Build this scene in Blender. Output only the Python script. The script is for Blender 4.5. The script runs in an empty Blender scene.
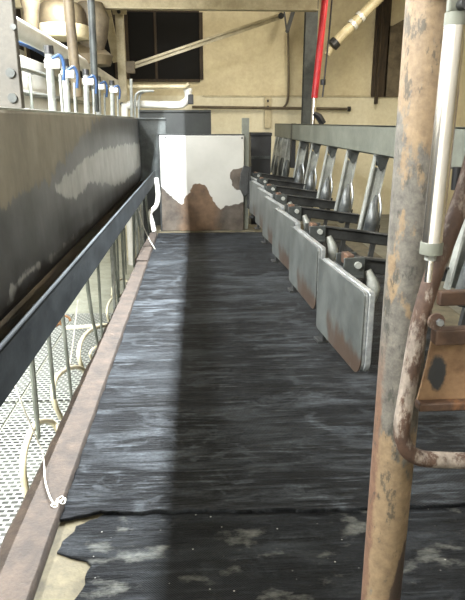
import bpy, bmesh, math, random
from mathutils import Vector, Matrix
C = bpy.context.scene.collection
R = random.Random(7)
PI = math.pi

# ------------------------------------------------------------------ camera
F = 600.0; TH = math.atan(178 / 600); H = 1.4
YAW = math.atan(35.5 * math.cos(TH) / 600)
cam = bpy.data.objects.new('camera', bpy.data.cameras.new('camera'))
C.objects.link(cam)
cam.location = (0, 0, H)
cam.rotation_euler = (PI / 2 - TH, 0, -YAW)
cam.data.sensor_fit = 'VERTICAL'; cam.data.sensor_height = 24
cam.data.lens = 24 * F / 600
cam.data.clip_start = 0.05
bpy.context.scene.camera = cam
_c, _s, _cy, _sy = math.cos(TH), math.sin(TH), math.cos(YAW), math.sin(YAW)
FW = Vector((_sy * _c, _cy * _c, -_s)); RT = Vector((_cy, -_sy, 0)); UP = Vector((_sy * _s, _cy * _s, _c))
def at(u, v, X=None, Y=None, Z=None):
    """world point seen at photo position u,v on one measured plane"""
    d = FW + RT * ((u - 232.5) / F) - UP * ((v - 300) / F)
    t = X / d.x if X is not None else Y / d.y if Y is not None else (Z - H) / d.z
    return Vector((t * d.x, t * d.y, H + t * d.z))

# ------------------------------------------------------------------ mesh helpers
def box(bm, a, b):
    m = bmesh.ops.create_cube(bm, size=1)['verts']
    a, b = Vector(a), Vector(b)
    for v in m:
        v.co = Vector((a[i] + (v.co[i] + .5) * (b[i] - a[i]) for i in range(3)))
    return m
def bar(bm, p, q, w, t, ref=(0, 1, 0)):
    """rectangular bar from p to q: w across, t along ref"""
    p, q = Vector(p), Vector(q); d = (q - p).normalized(); r = Vector(ref)
    r = (r - d * r.dot(d)).normalized(); x = d.cross(r)
    vs = []
    for c in (p, q):
        for a, b in ((-1, -1), (1, -1), (1, 1), (-1, 1)):
            vs.append(bm.verts.new(c + x * a * w / 2 + r * b * t / 2))
    for f in ((3, 2, 1, 0), (4, 5, 6, 7), (0, 1, 5, 4), (1, 2, 6, 5), (2, 3, 7, 6), (3, 0, 4, 7)):
        bm.faces.new([vs[i] for i in f])
def smooth_path(pts, n=6):
    P = [Vector(p) for p in pts]
    if len(P) < 3: return P
    out = []
    E = [P[0] * 2 - P[1]] + P + [P[-1] * 2 - P[-2]]
    for i in range(1, len(E) - 2):
        a, b, c, d = E[i - 1], E[i], E[i + 1], E[i + 2]
        for k in range(n):
            t = k / n
            out.append(.5 * ((2 * b) + (c - a) * t + (2 * a - 5 * b + 4 * c - d) * t * t + (3 * b - a - 3 * c + d) * t ** 3))
    out.append(P[-1]); return out
def tube(bm, pts, r, seg=10, sm=0, caps=True):
    """swept round tube; r a number or one radius per point"""
    if sm:
        n0 = len(pts); rr = r
        pts = smooth_path(pts, sm)
        if isinstance(r, (list, tuple)):
            r = []
            for i in range(len(pts)):
                t = i / (len(pts) - 1) * (n0 - 1); k = min(int(t), n0 - 2)
                r.append(rr[k] + (rr[k + 1] - rr[k]) * (t - k))
    P = [Vector(p) for p in pts]
    if not isinstance(r, (list, tuple)): r = [r] * len(P)
    d0 = (P[1] - P[0]).normalized()
    n = d0.orthogonal().normalized()
    rings = []
    for i, p in enumerate(P):
        d = (P[min(i + 1, len(P) - 1)] - P[max(i - 1, 0)]).normalized()
        n = (n - d * n.dot(d)).normalized(); b = d.cross(n)
        rings.append([bm.verts.new(p + (n * math.cos(2 * PI * k / seg) + b * math.sin(2 * PI * k / seg)) * r[i]) for k in range(seg)])
    for a, b in zip(rings, rings[1:]):
        for k in range(seg):
            f = bm.faces.new((a[k], a[(k + 1) % seg], b[(k + 1) % seg], b[k])); f.smooth = True
    if caps:
        bm.faces.new(rings[0][::-1]); bm.faces.new(rings[-1])
def prism(bm, poly, lo, hi, axis=2):
    """extrude an outline of (a, b) points along an axis"""
    def mk(a, b, c):
        return Vector((c, a, b)) if axis == 0 else Vector((a, c, b)) if axis == 1 else Vector((a, b, c))
    A = [bm.verts.new(mk(a, b, lo)) for a, b in poly]; B = [bm.verts.new(mk(a, b, hi)) for a, b in poly]
    n = len(poly)
    bm.faces.new(A[::-1]); bm.faces.new(B)
    for i in range(n):
        bm.faces.new((A[i], A[(i + 1) % n], B[(i + 1) % n], B[i]))
def frame(bm, poly, inner, lo, hi, axis=0):
    def mk(a, b, c):
        return Vector((c, a, b)) if axis == 0 else Vector((a, c, b)) if axis == 1 else Vector((a, b, c))
    n = len(poly)
    O0 = [bm.verts.new(mk(a, b, lo)) for a, b in poly]; O1 = [bm.verts.new(mk(a, b, hi)) for a, b in poly]
    I0 = [bm.verts.new(mk(a, b, lo)) for a, b in inner]; I1 = [bm.verts.new(mk(a, b, hi)) for a, b in inner]
    for i in range(n):
        j = (i + 1) % n
        bm.faces.new((O0[i], O0[j], O1[j], O1[i])); bm.faces.new((I1[i], I1[j], I0[j], I0[i]))
        bm.faces.new((O0[j], O0[i], I0[i], I0[j])); bm.faces.new((O1[i], O1[j], I1[j], I1[i]))
def rounded(y0, z0, y1, z1, rs, n=6):
    """rounded rectangle, radii for (y0z0, y1z0, y1z1, y0z1)"""
    out = []
    cs = [(y0, z0, 1, 1, PI), (y1, z0, -1, 1, 1.5 * PI), (y1, z1, -1, -1, 0), (y0, z1, 1, -1, .5 * PI)]
    for (y, z, a, b, s), r in zip(cs, rs):
        for k in range(n + 1):
            t = s + .5 * PI * k / n
            out.append((y + a * r + r * math.cos(t), z + b * r + r * math.sin(t)))
    return out
def obj(name, bm, m, parent=None, bevel=0, world=True):
    bmesh.ops.recalc_face_normals(bm, faces=bm.faces)
    me = bpy.data.meshes.new(name); bm.to_mesh(me); bm.free()
    me.set_sharp_from_angle(angle=math.radians(42))
    if m is not None: me.materials.append(m)
    o = bpy.data.objects.new(name, me); C.objects.link(o)
    if parent is not None:
        o.parent = parent
        if world:
            p = Vector((0, 0, 0)); q = parent
            while q: p += q.location; q = q.parent
            o.location = -p
    if bevel:
        b = o.modifiers.new('bevel', 'BEVEL'); b.width = bevel; b.segments = 2; b.limit_method = 'ANGLE'
    return o
def NB(): return bmesh.new()
def tag(o, label, cat, group=None, kind=None):
    o['label'] = label; o['category'] = cat
    if group: o['group'] = group
    if kind: o['kind'] = kind
    return o
def thing(name, label, cat, loc=(0, 0, 0), group=None):
    o = bpy.data.objects.new(name, None); C.objects.link(o); o.location = loc; o.empty_display_size = .05
    return tag(o, label, cat, group)
def struct(name, bm, m, bevel=0):
    o = obj(name, bm, m, None, bevel); o['kind'] = 'structure'; return o
def copy_tree(o, parent=None):
    c = o.copy(); C.objects.link(c)
    if parent is not None:
        c.parent = parent; c.matrix_parent_inverse = o.matrix_parent_inverse
    for ch in list(o.children): copy_tree(ch, c)
    return c

# ------------------------------------------------------------------ materials
def lin(h):
    h = h.lstrip('#'); v = [int(h[i:i + 2], 16) / 255 for i in (0, 2, 4)]
    return [((x + .055) / 1.055) ** 2.4 if x > .04045 else x / 12.92 for x in v] + [1]
class NT:
    def __init__(s, name):
        s.m = bpy.data.materials.new(name); s.m.use_nodes = True; s.t = s.m.node_tree
        s.b = s.t.nodes['Principled BSDF']; s.co = s.t.nodes.new('ShaderNodeTexCoord').outputs['Object']
    def n(s, typ, **k):
        x = s.t.nodes.new('ShaderNode' + typ)
        for a, v in k.items(): setattr(x, a, v)
        return x
    def l(s, a, b): s.t.links.new(a, b)
    def mapped(s, scale):
        m = s.n('Mapping'); m.inputs['Scale'].default_value = scale; s.l(s.co, m.inputs['Vector']); return m.outputs[0]
    def noise(s, scale=5, detail=6, rough=.6, vec=None, dist=0):
        x = s.n('TexNoise'); x.inputs['Scale'].default_value = scale; x.inputs['Detail'].default_value = detail
        x.inputs['Roughness'].default_value = rough; x.inputs['Distortion'].default_value = dist
        s.l(vec if vec is not None else s.co, x.inputs['Vector']); return x.outputs['Fac']
    def ramp(s, fac, stops, const=False):
        x = s.n('ValToRGB'); e = x.color_ramp.elements
        if const: x.color_ramp.interpolation = 'CONSTANT'
        while len(e) < len(stops): e.new(.5)
        for el, (p, c) in zip(e, stops):
            el.position = p; el.color = lin(c) if isinstance(c, str) else (c, c, c, 1)
        s.l(fac, x.inputs[0]); return x.outputs[0]
    def mix(s, fac, a, b, mode='MIX'):
        x = s.n('Mix', data_type='RGBA', blend_type=mode)
        for sock, v in ((x.inputs['Factor'], fac), (x.inputs['A'], a), (x.inputs['B'], b)):
            if isinstance(v, (int, float)): sock.default_value = v if sock.type == 'VALUE' else (v, v, v, 1)
            elif isinstance(v, str): sock.default_value = lin(v)
            else: s.l(v, sock)
        return x.outputs['Result']
    def math(s, op, a, b=None, c=None):
        x = s.n('Math', operation=op)
        for i, v in enumerate((a, b, c)):
            if v is None: continue
            if isinstance(v, (int, float)): x.inputs[i].default_value = v
            else: s.l(v, x.inputs[i])
        return x.outputs[0]
    def attr(s, name):
        x = s.n('Attribute'); x.attribute_name = name; return x.outputs['Fac']
    def bump(s, h, st=.3, dist=.01):
        x = s.n('Bump'); x.inputs['Strength'].default_value = st; x.inputs['Distance'].default_value = dist
        s.l(h, x.inputs['Height']); s.l(x.outputs[0], s.b.inputs['Normal'])
    def set(s, col=None, rough=.6, metal=0, spec=None):
        for k, v in (('Base Color', col), ('Roughness', rough), ('Metallic', metal), ('Specular IOR Level', spec)):
            if v is None: continue
            if isinstance(v, str): s.b.inputs[k].default_value = lin(v)
            elif isinstance(v, (int, float)): s.b.inputs[k].default_value = v
            else: s.l(v, s.b.inputs[k])
        return s.m
def worn(name, base, dark, light=None, scale=6, rough=.6, metal=0, bump=.2, lo=.35, hi=.7, stretch=(1, 1, 1), rv=.15):
    t = NT(name); v = t.mapped(stretch)
    n = t.noise(scale, 8, .65, v); f = t.noise(scale * 7, 4, .7, v)
    c = t.ramp(n, [(lo, dark), (hi, base)] + ([(min(.95, hi + .15), light)] if light else []))
    c = t.mix(.25, c, t.ramp(f, [(.3, .25), (.7, .75)]), 'OVERLAY')
    if bump: t.bump(t.math('ADD', n, t.math('MULTIPLY', f, .4)), bump, .01)
    return t.set(c, t.math('MULTIPLY_ADD', n, rv, rough - rv / 2), metal)

M = {}
M['cream_wall'] = worn('cream_wall', '#cfc4a2', '#bfb392', '#d8ceb0', 1.3, .75, bump=.05)
M['cream_lower'] = worn('cream_lower', '#d6cfb4', '#c9c1a4', '#ddd7c0', 2, .6, bump=.03)
M['cream_steel'] = worn('cream_steel', '#bfb493', '#9d9172', '#cfc6a8', 5, .5, bump=.05)
M['dark_opening'] = worn('dark_opening', '#0c0b09', '#070605', None, 3, .95, bump=0)
M['dark_wood'] = worn('dark_wood', '#4a3d2c', '#241d15', None, 8, .8, stretch=(3, 3, .5))
M['ceiling'] = worn('ceiling_board', '#b8a988', '#9c8c68', None, 2, .8)
M['concrete'] = worn('concrete', '#5f5843', '#3b3527', '#7a735c', 9, .85, bump=.4)
M['pit_concrete'] = worn('pit_concrete', '#a9aa9a', '#878878', '#bcbcae', 5, .5, bump=.2)
M['dark_concrete'] = worn('dark_concrete', '#77766c', '#5b5a52', None, 5, .7, bump=.2)
M['kerb'] = worn('kerb_stone', '#453a31', '#2a231d', '#5a4f45', 11, .85, bump=.9)
M['galv'] = worn('galvanised_steel', '#a6a9a3', '#777a75', '#bdc0ba', 7, .45, .1, .08)
M['galv_dark'] = worn('dirty_steel', '#4e5250', '#2c2f2e', '#6a6e6b', 7, .5, .4, .12)
M['black_steel'] = worn('black_steel', '#3a3b3a', '#1c1d1c', '#575857', 9, .5, .3, .15)
M['grey_rail'] = worn('grey_rail_steel', '#74776c', '#5c5f56', '#84877c', 4, .55, .1, .08)
M['chrome'] = worn('worn_chrome', '#a3a7a8', '#6c7071', '#c4c8c8', 9, .32, .75, .08)
M['guard'] = worn('worn_guard_steel', '#6b6e6d', '#35393a', '#8d9191', 10, .36, .35, .12)
M['rim'] = worn('bright_rim', '#c3c7c7', '#7d8182', '#dfe2e2', 9, .3, .5, .08)
M['stainless'] = worn('stainless', '#efece8', '#dcd7d2', None, 3, .2, 1, 0, stretch=(6, 6, .4))
M['white_gloss'] = worn('white_gloss', '#e9e7df', '#d6d4ca', None, 4, .35, bump=0)
M['white_steel'] = worn('bright_steel', '#dcdcd6', '#b9bab4', None, 5, .3, .2, 0)
M['white_hose'] = worn('milky_hose', '#e8e2cc', '#d5cba8', None, 4, .4, bump=0)
M['rope'] = worn('white_rope', '#dcd9cc', '#bdb9aa', None, 30, .8, bump=.2)
M['hose'] = worn('grey_rubber_hose', '#80857c', '#5b6058', '#989c92', 5, .45, bump=.05)
M['blue'] = worn('blue_rubber', '#2b5283', '#1e3c63', None, 6, .5, bump=0)
M['black'] = worn('black_plastic', '#1c1d1f', '#101113', None, 6, .45, bump=0)
M['red'] = worn('red_paint', '#d2323a', '#b3252c', None, 8, .4, bump=0)
M['hopper'] = worn('hopper_sheet', '#6c6048', '#4b4132', '#84775c', 4, .6, bump=.05)
M['bronze'] = worn('dusty_sheet', '#6f6450', '#4a4132', None, 5, .7, bump=.1)
M['dark_green'] = worn('dark_green_box', '#2a2d2a', '#1a1c1a', None, 4, .7, bump=.05)
M['gutter'] = worn('gutter_steel', '#565c5e', '#3c4143', '#70767a', 5, .45, .2, .1)

def rusty(name, paint, paint2, rust, rust2, bal=.5, scale=7, rough=.65, stretch=(1, 1, .45), metal=0.0):
    t = NT(name); v = t.mapped(stretch)
    a = t.noise(scale, 8, .7, v); b = t.noise(scale * 2.7, 6, .6, v); f = t.noise(scale * 9, 3, .6)
    p = t.ramp(b, [(.3, paint2), (.65, paint)]); r = t.ramp(b, [(.3, rust2), (.65, rust)])
    k = t.ramp(a, [(bal - .03, 0.), (bal + .03, 1.)])
    c = t.mix(k, p, r); c = t.mix(.3, c, t.ramp(f, [(.3, .25), (.7, .75)]), 'OVERLAY')
    t.bump(t.math('ADD', t.math('MULTIPLY', k, .5), t.math('MULTIPLY', f, .5)), .5, .004)
    return t.set(c, rough, metal)
M['rusty_pipe'] = rusty('rusty_pipe', '#8d8378', '#5e554d', '#4c382c', '#33241b', .47, 14)
M['rust_plate'] = rusty('rust_plate', '#8e6a44', '#7a5636', '#6b4527', '#573520', .55, 6, stretch=(1, 1, 1))
M['rust_dark'] = rusty('rust_dark', '#4a3526', '#35251b', '#6a4a30', '#3f2a1d', .6, 10)

# rubber of the lane mats: lane-crossing wear streaks, dust, fine ridges
def rubber(name, base, dust, amt, speck=0.0, rough=.5, rs=44):
    t = NT(name)
    st = t.noise(1.0, 10, .72, t.mapped((1.3, 9, 1)), .5)
    st2 = t.noise(1.0, 8, .7, t.mapped((3.5, 46, 1)), .4)
    big = t.noise(1.5, 5, .6); mid = t.noise(5, 7, .65, None, 1.2); fine = t.noise(70, 3, .6)
    k = t.math('MULTIPLY', t.ramp(st, [(.50, 0.), (.66, 1.)]), t.ramp(big, [(.35, .15), (.65, 1.)]))
    k2 = t.math('MULTIPLY', t.ramp(st2, [(.53, 0.), (.62, 1.)]), t.ramp(mid, [(.4, .1), (.6, .8)]))
    k3 = t.math('MULTIPLY', t.ramp(mid, [(.55, 0.), (.63, 1.)]), .55)
    k = t.math('MAXIMUM', t.math('MAXIMUM', k, k2), t.math('MULTIPLY', k3, .6))
    base = t.mix(t.ramp(t.noise(2.3, 8, .7, t.mapped((1, 3, 1))), [(.35, 0.), (.7, 1.)]), base, '#15171a')
    c = t.mix(t.math('MULTIPLY', k, amt), base, dust)
    c = t.mix(.5, c, t.ramp(fine, [(.3, .2), (.7, .8)]), 'OVERLAY')
    if speck:
        w = t.n('TexVoronoi'); w.inputs['Scale'].default_value = 26; t.l(t.co, w.inputs['Vector'])
        sp = t.math('MULTIPLY', t.ramp(w.outputs['Distance'], [(.04, 1.), (.10, 0.)]), t.ramp(t.noise(9, 3), [(.5, 0.), (.6, speck)]))
        sm = t.math('MULTIPLY', t.ramp(t.noise(4.3, 7, .65, t.mapped((1, 1.8, 1))), [(.56, 0.), (.72, 1.)]), .6)
        c = t.mix(sm, c, '#8f9088'); c = t.mix(sp, c, '#c9c8c0')
    wv = t.n('TexWave', wave_type='BANDS', bands_direction='DIAGONAL'); wv.inputs['Scale'].default_value = rs
    wv.inputs['Distortion'].default_value = .6; t.l(t.co, wv.inputs['Vector'])
    rm = t.ramp(t.noise(1.1, 3), [(.5, 0.), (.64, 1.)])
    ridge = t.math('MULTIPLY', wv.outputs['Fac'], rm)
    c = t.mix(t.math('MULTIPLY', ridge, .22), c, dust)
    h = t.math('ADD', t.math('MULTIPLY', st, 1.5), t.math('ADD', t.math('MULTIPLY', ridge, .3), t.math('ADD', t.math('MULTIPLY', fine, .2), t.math('MULTIPLY', st2, .6))))
    t.bump(h, 1.0, .03)
    return t.set(c, t.math('MULTIPLY_ADD', k, .2, rough + .1), 0, .16)
M['mat'] = rubber('lane_rubber', '#08090a', '#70767b', .55)
M['mat_front'] = rubber('front_rubber', '#08090a', '#5b6064', .42, 1.0, .5, 70)

# perforated pit matting, wet reflections on black rubber painted as pale rims
t = NT('pit_grid_rubber')
br = t.n('TexBrick'); br.offset = .5; br.inputs['Scale'].default_value = 1
for k, v in (('Color1', '#1e201f'), ('Color2', '#2b2d2b'), ('Mortar', '#a9aca4')): br.inputs[k].default_value = lin(v)
br.inputs['Mortar Size'].default_value = .0085; br.inputs['Brick Width'].default_value = .055; br.inputs['Row Height'].default_value = .042
br.inputs['Mortar Smooth'].default_value = .3
t.l(t.co, br.inputs['Vector'])
c = t.mix(t.ramp(t.noise(2.2, 5), [(.4, 0.), (.7, .35)]), br.outputs['Color'], '#8c9088')
t.bump(br.outputs['Fac'], .5, .01); M['pit_mat'] = t.set(c, .35)

# ------------------------------------------------------------------ the setting
YB = 13.0; PX0, PX1 = -2.0, -.6; PZ = -.8
b = NB(); box(b, (PX1, -.6, -.95), (2.0, 8.6, -.022)); struct('floor', b, M['concrete'])
b = NB(); box(b, (-3.4, -.6, -1.0), (5.0, YB + .1, -.95)); box(b, (PX0, -.6, -.95), (PX1 - .001, YB, PZ)); struct('floor.001', b, M['pit_concrete'])
b = NB(); box(b, (2.001, -.6, -.95), (4.9, YB, -.55)); box(b, (PX1, 8.6, -.95), (2.001, YB, -.55)); struct('floor.002', b, M['dark_concrete'])
b = NB(); box(b, (-3.4, -.6, -.95), (PX0, YB, -.03)); struct('floor.003', b, M['concrete'])
b = NB(); box(b, (-3.45, -.6, 3.95), (5.0, YB + .2, 4.05)); struct('ceiling', b, M['ceiling'])
zl = at(350, 96, Y=YB).z
b = NB(); box(b, (-3.4, YB, -1), (5.0, YB + .15, zl)); struct('wall_back', b, M['cream_lower'])
b = NB(); box(b, (-3.4, YB + .03, zl), (5.0, YB + .15, 3.95)); struct('wall_back.001', b, M['cream_wall'])
b = NB(); box(b, (-3.5, -.6, -1), (-3.4, YB + .1, 2.75)); struct('wall_left', b, M['white_gloss'])
b = NB(); box(b, (-3.5, -.6, 2.75), (-3.4, YB + .1, 3.95)); struct('wall_left.001', b, M['dark_wood'])
b = NB(); box(b, (5.0, -.6, -1), (5.1, YB + .1, 3.95)); struct('wall_right', b, M['cream_wall'])
b = NB(); box(b, (-3.5, -.7, -1), (5.1, -.6, 3.95)); struct('wall_front', b, M['white_gloss'])
# ledge between the two wall faces
a1 = at(203, 96, Y=YB)
b = NB(); box(b, (a1.x, YB - .025, zl - .02), (5.0, YB + .03, zl + .012)); struct('trim_1', b, M['cream_steel'])
# unglazed windows in the back wall, their unlit depth painted on dark sheets
def window(name, u0, u1, v0, v1, split=None):
    p, q = at(u0, v1, Y=YB), at(u1, v0, Y=YB)
    b = NB(); box(b, (p.x, YB + .012, p.z), (q.x, YB + .028, q.z)); w = struct(name, b, M['dark_opening'])
    b = NB()
    for (x0, x1, z0, z1) in ((p.x - .06, p.x, p.z - .05, q.z + .05), (q.x, q.x + .07, p.z - .05, q.z + .05), (p.x, q.x, q.z, q.z + .05), (p.x, q.x, p.z - .05, p.z)):
        box(b, (x0, YB - .03, z0), (x1, YB + .03, z1))
    if split:
        s = at(split, v0, Y=YB).x; box(b, (s - .025, YB - .01, p.z), (s + .025, YB + .03, q.z))
    obj('window_frame', b, M['dark_wood'], w)
window('window_1', 127, 200, 82, 9, 157)
window('window_2', 26, 116, 82, 9)

# concrete sill under the white plate
b = NB(); box(b, (-.53, 7.84, -.022), (.75, 8.06, .012)); struct('trim_2', b, M['concrete'], .006)

# ------------------------------------------------------------------ lane mats
def ragged(pts, step=.03, amp=.006, edges=None):
    out = []
    n = len(pts)
    for i in range(n):
        p, q = Vector(pts[i]), Vector(pts[(i + 1) % n]); L = (q - p).length; k = max(1, int(L / step))
        a = amp if edges is None else edges.get(i, .003)
        nn = Vector((-(q - p).y, (q - p).x)).normalized()
        w = 0
        for j in range(k):
            w = .6 * w + R.uniform(-a, a)
            out.append(tuple(p + (q - p) * j / k + (nn * w if j else Vector((0, 0)))))
    return out
b = NB()
jl = [(-.528, 1.915), (-.385, 1.958), (-.2, 1.95), (-.012, 1.94), (.3, 1.93), (.664, 1.915), (.997, 1.925), (1.75, 1.9)]
prism(b, ragged(jl + [(1.75, 7.83), (-.528, 7.83)], .025, .006, {i: .006 for i in range(7)}), -.012, .004)
tag(obj('rubber_mat', b, M['mat'], None, .003), 'long worn black rubber mat running up the lane to the white plate', 'rubber mat')
b = NB()
fl = [at(56, 549, Z=0), at(91, 562, Z=0), at(77, 592, Z=0)]
fm = [(-.54, .75), (-.42, .95), (fl[2].x, fl[2].y - .1), tuple(fl[2].xy), (fl[1].x, fl[1].y), (fl[0].x, fl[0].y), (at(75, 524, Z=0).x, 1.895)]
fm2 = fm + [(-.33, 1.985), (.3, 1.985), (1.8, 1.985), (1.8, .75)]
prism(b, ragged(fm2, .025, .006, {i: .009 for i in range(12)}), -.0215, -.0125)
tag(obj('rubber_mat', b, M['mat_front'], None, .004), 'short scuffed rubber mat with torn corner at the lane entrance', 'rubber mat')

# ------------------------------------------------------------------ kerb along the pit edge
b = NB()
def kerb(y0, y1, x0a, x0b, x1, z):
    n = max(2, int((y1 - y0) / .08)); prof = []
    for i in range(n + 1):
        tt = i / n; y = y0 + (y1 - y0) * tt; xo = x0a + (x0b - x0a) * tt + R.uniform(-.004, .004)
        dz = R.uniform(-.004, .004)
        prof.append([bb.verts.new(Vector(p)) for p in ((xo, y, -.13), (xo, y, z - .012 + dz), (xo + .012, y, z + dz), (x1 - .005, y, z + dz), (x1, y, z - .006 + dz), (x1, y, -.02))])
    for p, q in zip(prof, prof[1:]):
        for k in range(6):
            f = bb.faces.new((p[k], p[(k + 1) % 6], q[(k + 1) % 6], q[k])); f.smooth = False
    bb.faces.new(prof[0]); bb.faces.new(prof[-1][::-1])
bb = NB(); kerb(.6, 6.05, -.70, -.64, -.53, .03)
tag(obj('pit_kerb', bb, M['kerb']), 'long reddish brown stone kerb between the rubber mat and the pit', 'kerb')
bb = NB(); kerb(6.06, 6.75, -.665, -.655, -.53, .045)
tag(obj('kerb_block', bb, M['kerb']), 'first short brown kerb block just past the end of the long kerb', 'kerb', 'short kerb blocks')
bb = NB(); kerb(6.76, 7.62, -.64, -.62, -.53, .055)
tag(obj('kerb_block', bb, M['kerb']), 'last short brown kerb block beside the foot of the white plate', 'kerb', 'short kerb blocks')

# ------------------------------------------------------------------ splash guard with gutter
SX = -.75; Y0, Y1 = .35, 8.0
P = lambda u, v: (lambda p: (p.y, p.z))(at(u, v, X=SX))
def poly_px(pts): return [P(*p) for p in pts]
dry = poly_px([(-200, 60), (-200, 320), (0, 203), (20, 193), (47, 182), (57, 168), (72, 152), (82, 135), (95, 122), (110, 112), (0, 90)])
patch = poly_px([(52, 186), (70, 172), (86, 158), (100, 150), (120, 145), (139, 143), (139, 166), (122, 183), (112, 186), (100, 183), (86, 182), (80, 192), (72, 199), (60, 196), (54, 192)])
low = poly_px([(12, 292), (20, 278), (35, 266), (52, 256), (70, 240), (70, 236), (40, 262), (20, 272), (5, 290), (0, 310)])
def sd(p, poly):
    x, y = p; d = 1e9; ins = False; n = len(poly)
    for i in range(n):
        ax, ay = poly[i]; bx, by = poly[(i + 1) % n]
        ex, ey = bx - ax, by - ay; t = max(0, min(1, ((x - ax) * ex + (y - ay) * ey) / (ex * ex + ey * ey + 1e-12)))
        d = min(d, math.hypot(x - ax - t * ex, y - ay - t * ey))
        if (ay > y) != (by > y) and x < (bx - ax) * (y - ay) / (by - ay) + ax: ins = not ins
    return d if ins else -d
def grid_sheet(n1, n2, fn, mask, mask2=None):
    """sheet of n1 x n2 cells, mask(i,j,p) -> value stored in float attribute 'stain'"""
    bm = bmesh.new(); L = bm.verts.layers.float.new('stain'); L2 = bm.verts.layers.float.new('patch'); vs = []
    for i in range(n1 + 1):
        row = []
        for j in range(n2 + 1):
            p = fn(i / n1, j / n2); v = bm.verts.new(p); v[L] = mask(p); v[L2] = mask2(p) if mask2 else 0; row.append(v)
        vs.append(row)
    for i in range(n1):
        for j in range(n2):
            f = bm.faces.new((vs[i][j], vs[i + 1][j], vs[i + 1][j + 1], vs[i][j + 1])); f.smooth = True
    return bm
t = NT('splash_sheet')
drip = t.noise(1, 6, .65, t.mapped((1, 9, 4)))
nz = t.math('MULTIPLY', t.math('SUBTRACT', drip, .5), .5)
wet = t.ramp(t.noise(2.5, 7, .6), [(.3, '#424446'), (.7, '#6b6e70')])
dryc = t.ramp(t.noise(3, 7, .65), [(.3, '#6f6b60'), (.7, '#8d887a')])
light = t.ramp(t.noise(4, 6, .6), [(.3, '#8b8d8b'), (.7, '#adafac')])
k1 = t.ramp(t.math('ADD', t.attr('stain'), nz), [(.49, 0.), (.52, 1.)])
k2 = t.ramp(t.math('ADD', t.attr('patch'), nz), [(.48, 0.), (.53, 1.)])
c = t.mix(k2, t.mix(k1, wet, dryc), light)
strk = t.noise(6, 5, .6, t.mapped((1, 2, .6)))
c = t.mix(.3, c, t.ramp(strk, [(.3, .3), (.7, .7)]), 'OVERLAY')
sx = t.n('SeparateXYZ'); t.l(t.co, sx.inputs[0])
mud = t.ramp(t.math('ADD', sx.outputs['Z'], t.math('MULTIPLY', t.math('SUBTRACT', t.noise(5, 6), .5), .12)), [(.735, 1.), (.78, 0.)])
c = t.mix(t.math('MULTIPLY', mud, .85), c, '#1d1912')
t.bump(t.noise(1.5, 3), .15, .03)
M['splash'] = t.set(c, t.math('MULTIPLY_ADD', k1, .2, .42), .05)
def smask(p): return max(0, min(1, .5 + sd((p.y, p.z), dry) * 2.0))
def smask2(p): return max(0, min(1, .5 + max(sd((p.y, p.z), patch), sd((p.y, p.z), low)) * 3.5))
SG = thing('splash_guard', 'long grey steel splash guard with water stains and a gutter above the pit', 'splash guard', (SX, Y0, .5))
prof = [(-.75, .70), (-.752, .9), (-.758, 1.1), (-.764, 1.3), (-.77, 1.444)]
def face(a, h):
    k = h * (len(prof) - 1); i = min(int(k), len(prof) - 2); f = k - i
    return Vector((prof[i][0] + (prof[i + 1][0] - prof[i][0]) * f, Y0 + (Y1 - Y0) * a, prof[i][1] + (prof[i + 1][1] - prof[i][1]) * f))
b = grid_sheet(260, 40, face, smask, smask2)
o = obj('splash_panel', b, M['splash'], SG)
sm = o.modifiers.new('thick', 'SOLIDIFY'); sm.thickness = .02; sm.offset = -1
b = NB(); tube(b, [(-.782, Y0, 1.447), (-.782, Y1, 1.447)], .012, 8); obj('top_edge', b, M['grey_rail'], SG)
# gutter: floor and lip, dirty inside
b = NB(); box(b, (-.77, Y0, .655), (-.555, 7.9, .672)); gd = worn('gutter_dirt', '#2a2318', '#120f0a', '#3a3122', 6, .9, 0, .4, stretch=(1, .5, 1)); gd.node_tree.nodes['Principled BSDF'].inputs['Specular IOR Level'].default_value = .05
obj('gutter_bed', b, gd, SG)
t = NT('gutter_lip')
n = t.noise(3.5, 7, .6, t.mapped((1, 1, 2)))
c = t.ramp(n, [(.3, '#1b1e20'), (.7, '#35393b')])
t.bump(t.noise(30, 3), .15, .004); M['lip'] = t.set(c, .7, .0, .1)
b = NB(); box(b, (-.562, Y0, .652), (-.548, 7.9, .80)); tube(b, [(-.555, Y0, .80), (-.555, 7.9, .80)], .009, 8); obj('gutter_lip', b, M['lip'], SG, .003)
b = NB(); box(b, (-1.25, 2.6, 1.25), (-.775, 7.95, 1.27)); obj('meter_shelf', b, M['galv_dark'], SG)
# end panel closing the guard at the far end
e0, e1 = at(141, 119, Y=8.0), at(165.5, 119.5, Y=8.0)
b = NB(); box(b, (-.78, 8.0, .63), (e1.x, 8.03, 1.45)); box(b, (-.78, 7.97, 1.43), (e1.x, 8.0, 1.45)); obj('end_panel', b, M['galv_dark'], SG, .004)
for y in (1.0, 4.9, 7.7):
    b = NB(); tube(b, [(-.72, y, -.784), (-.72, y, .66)], .014, 10); obj('support_leg', b, M['galv'], SG)

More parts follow.
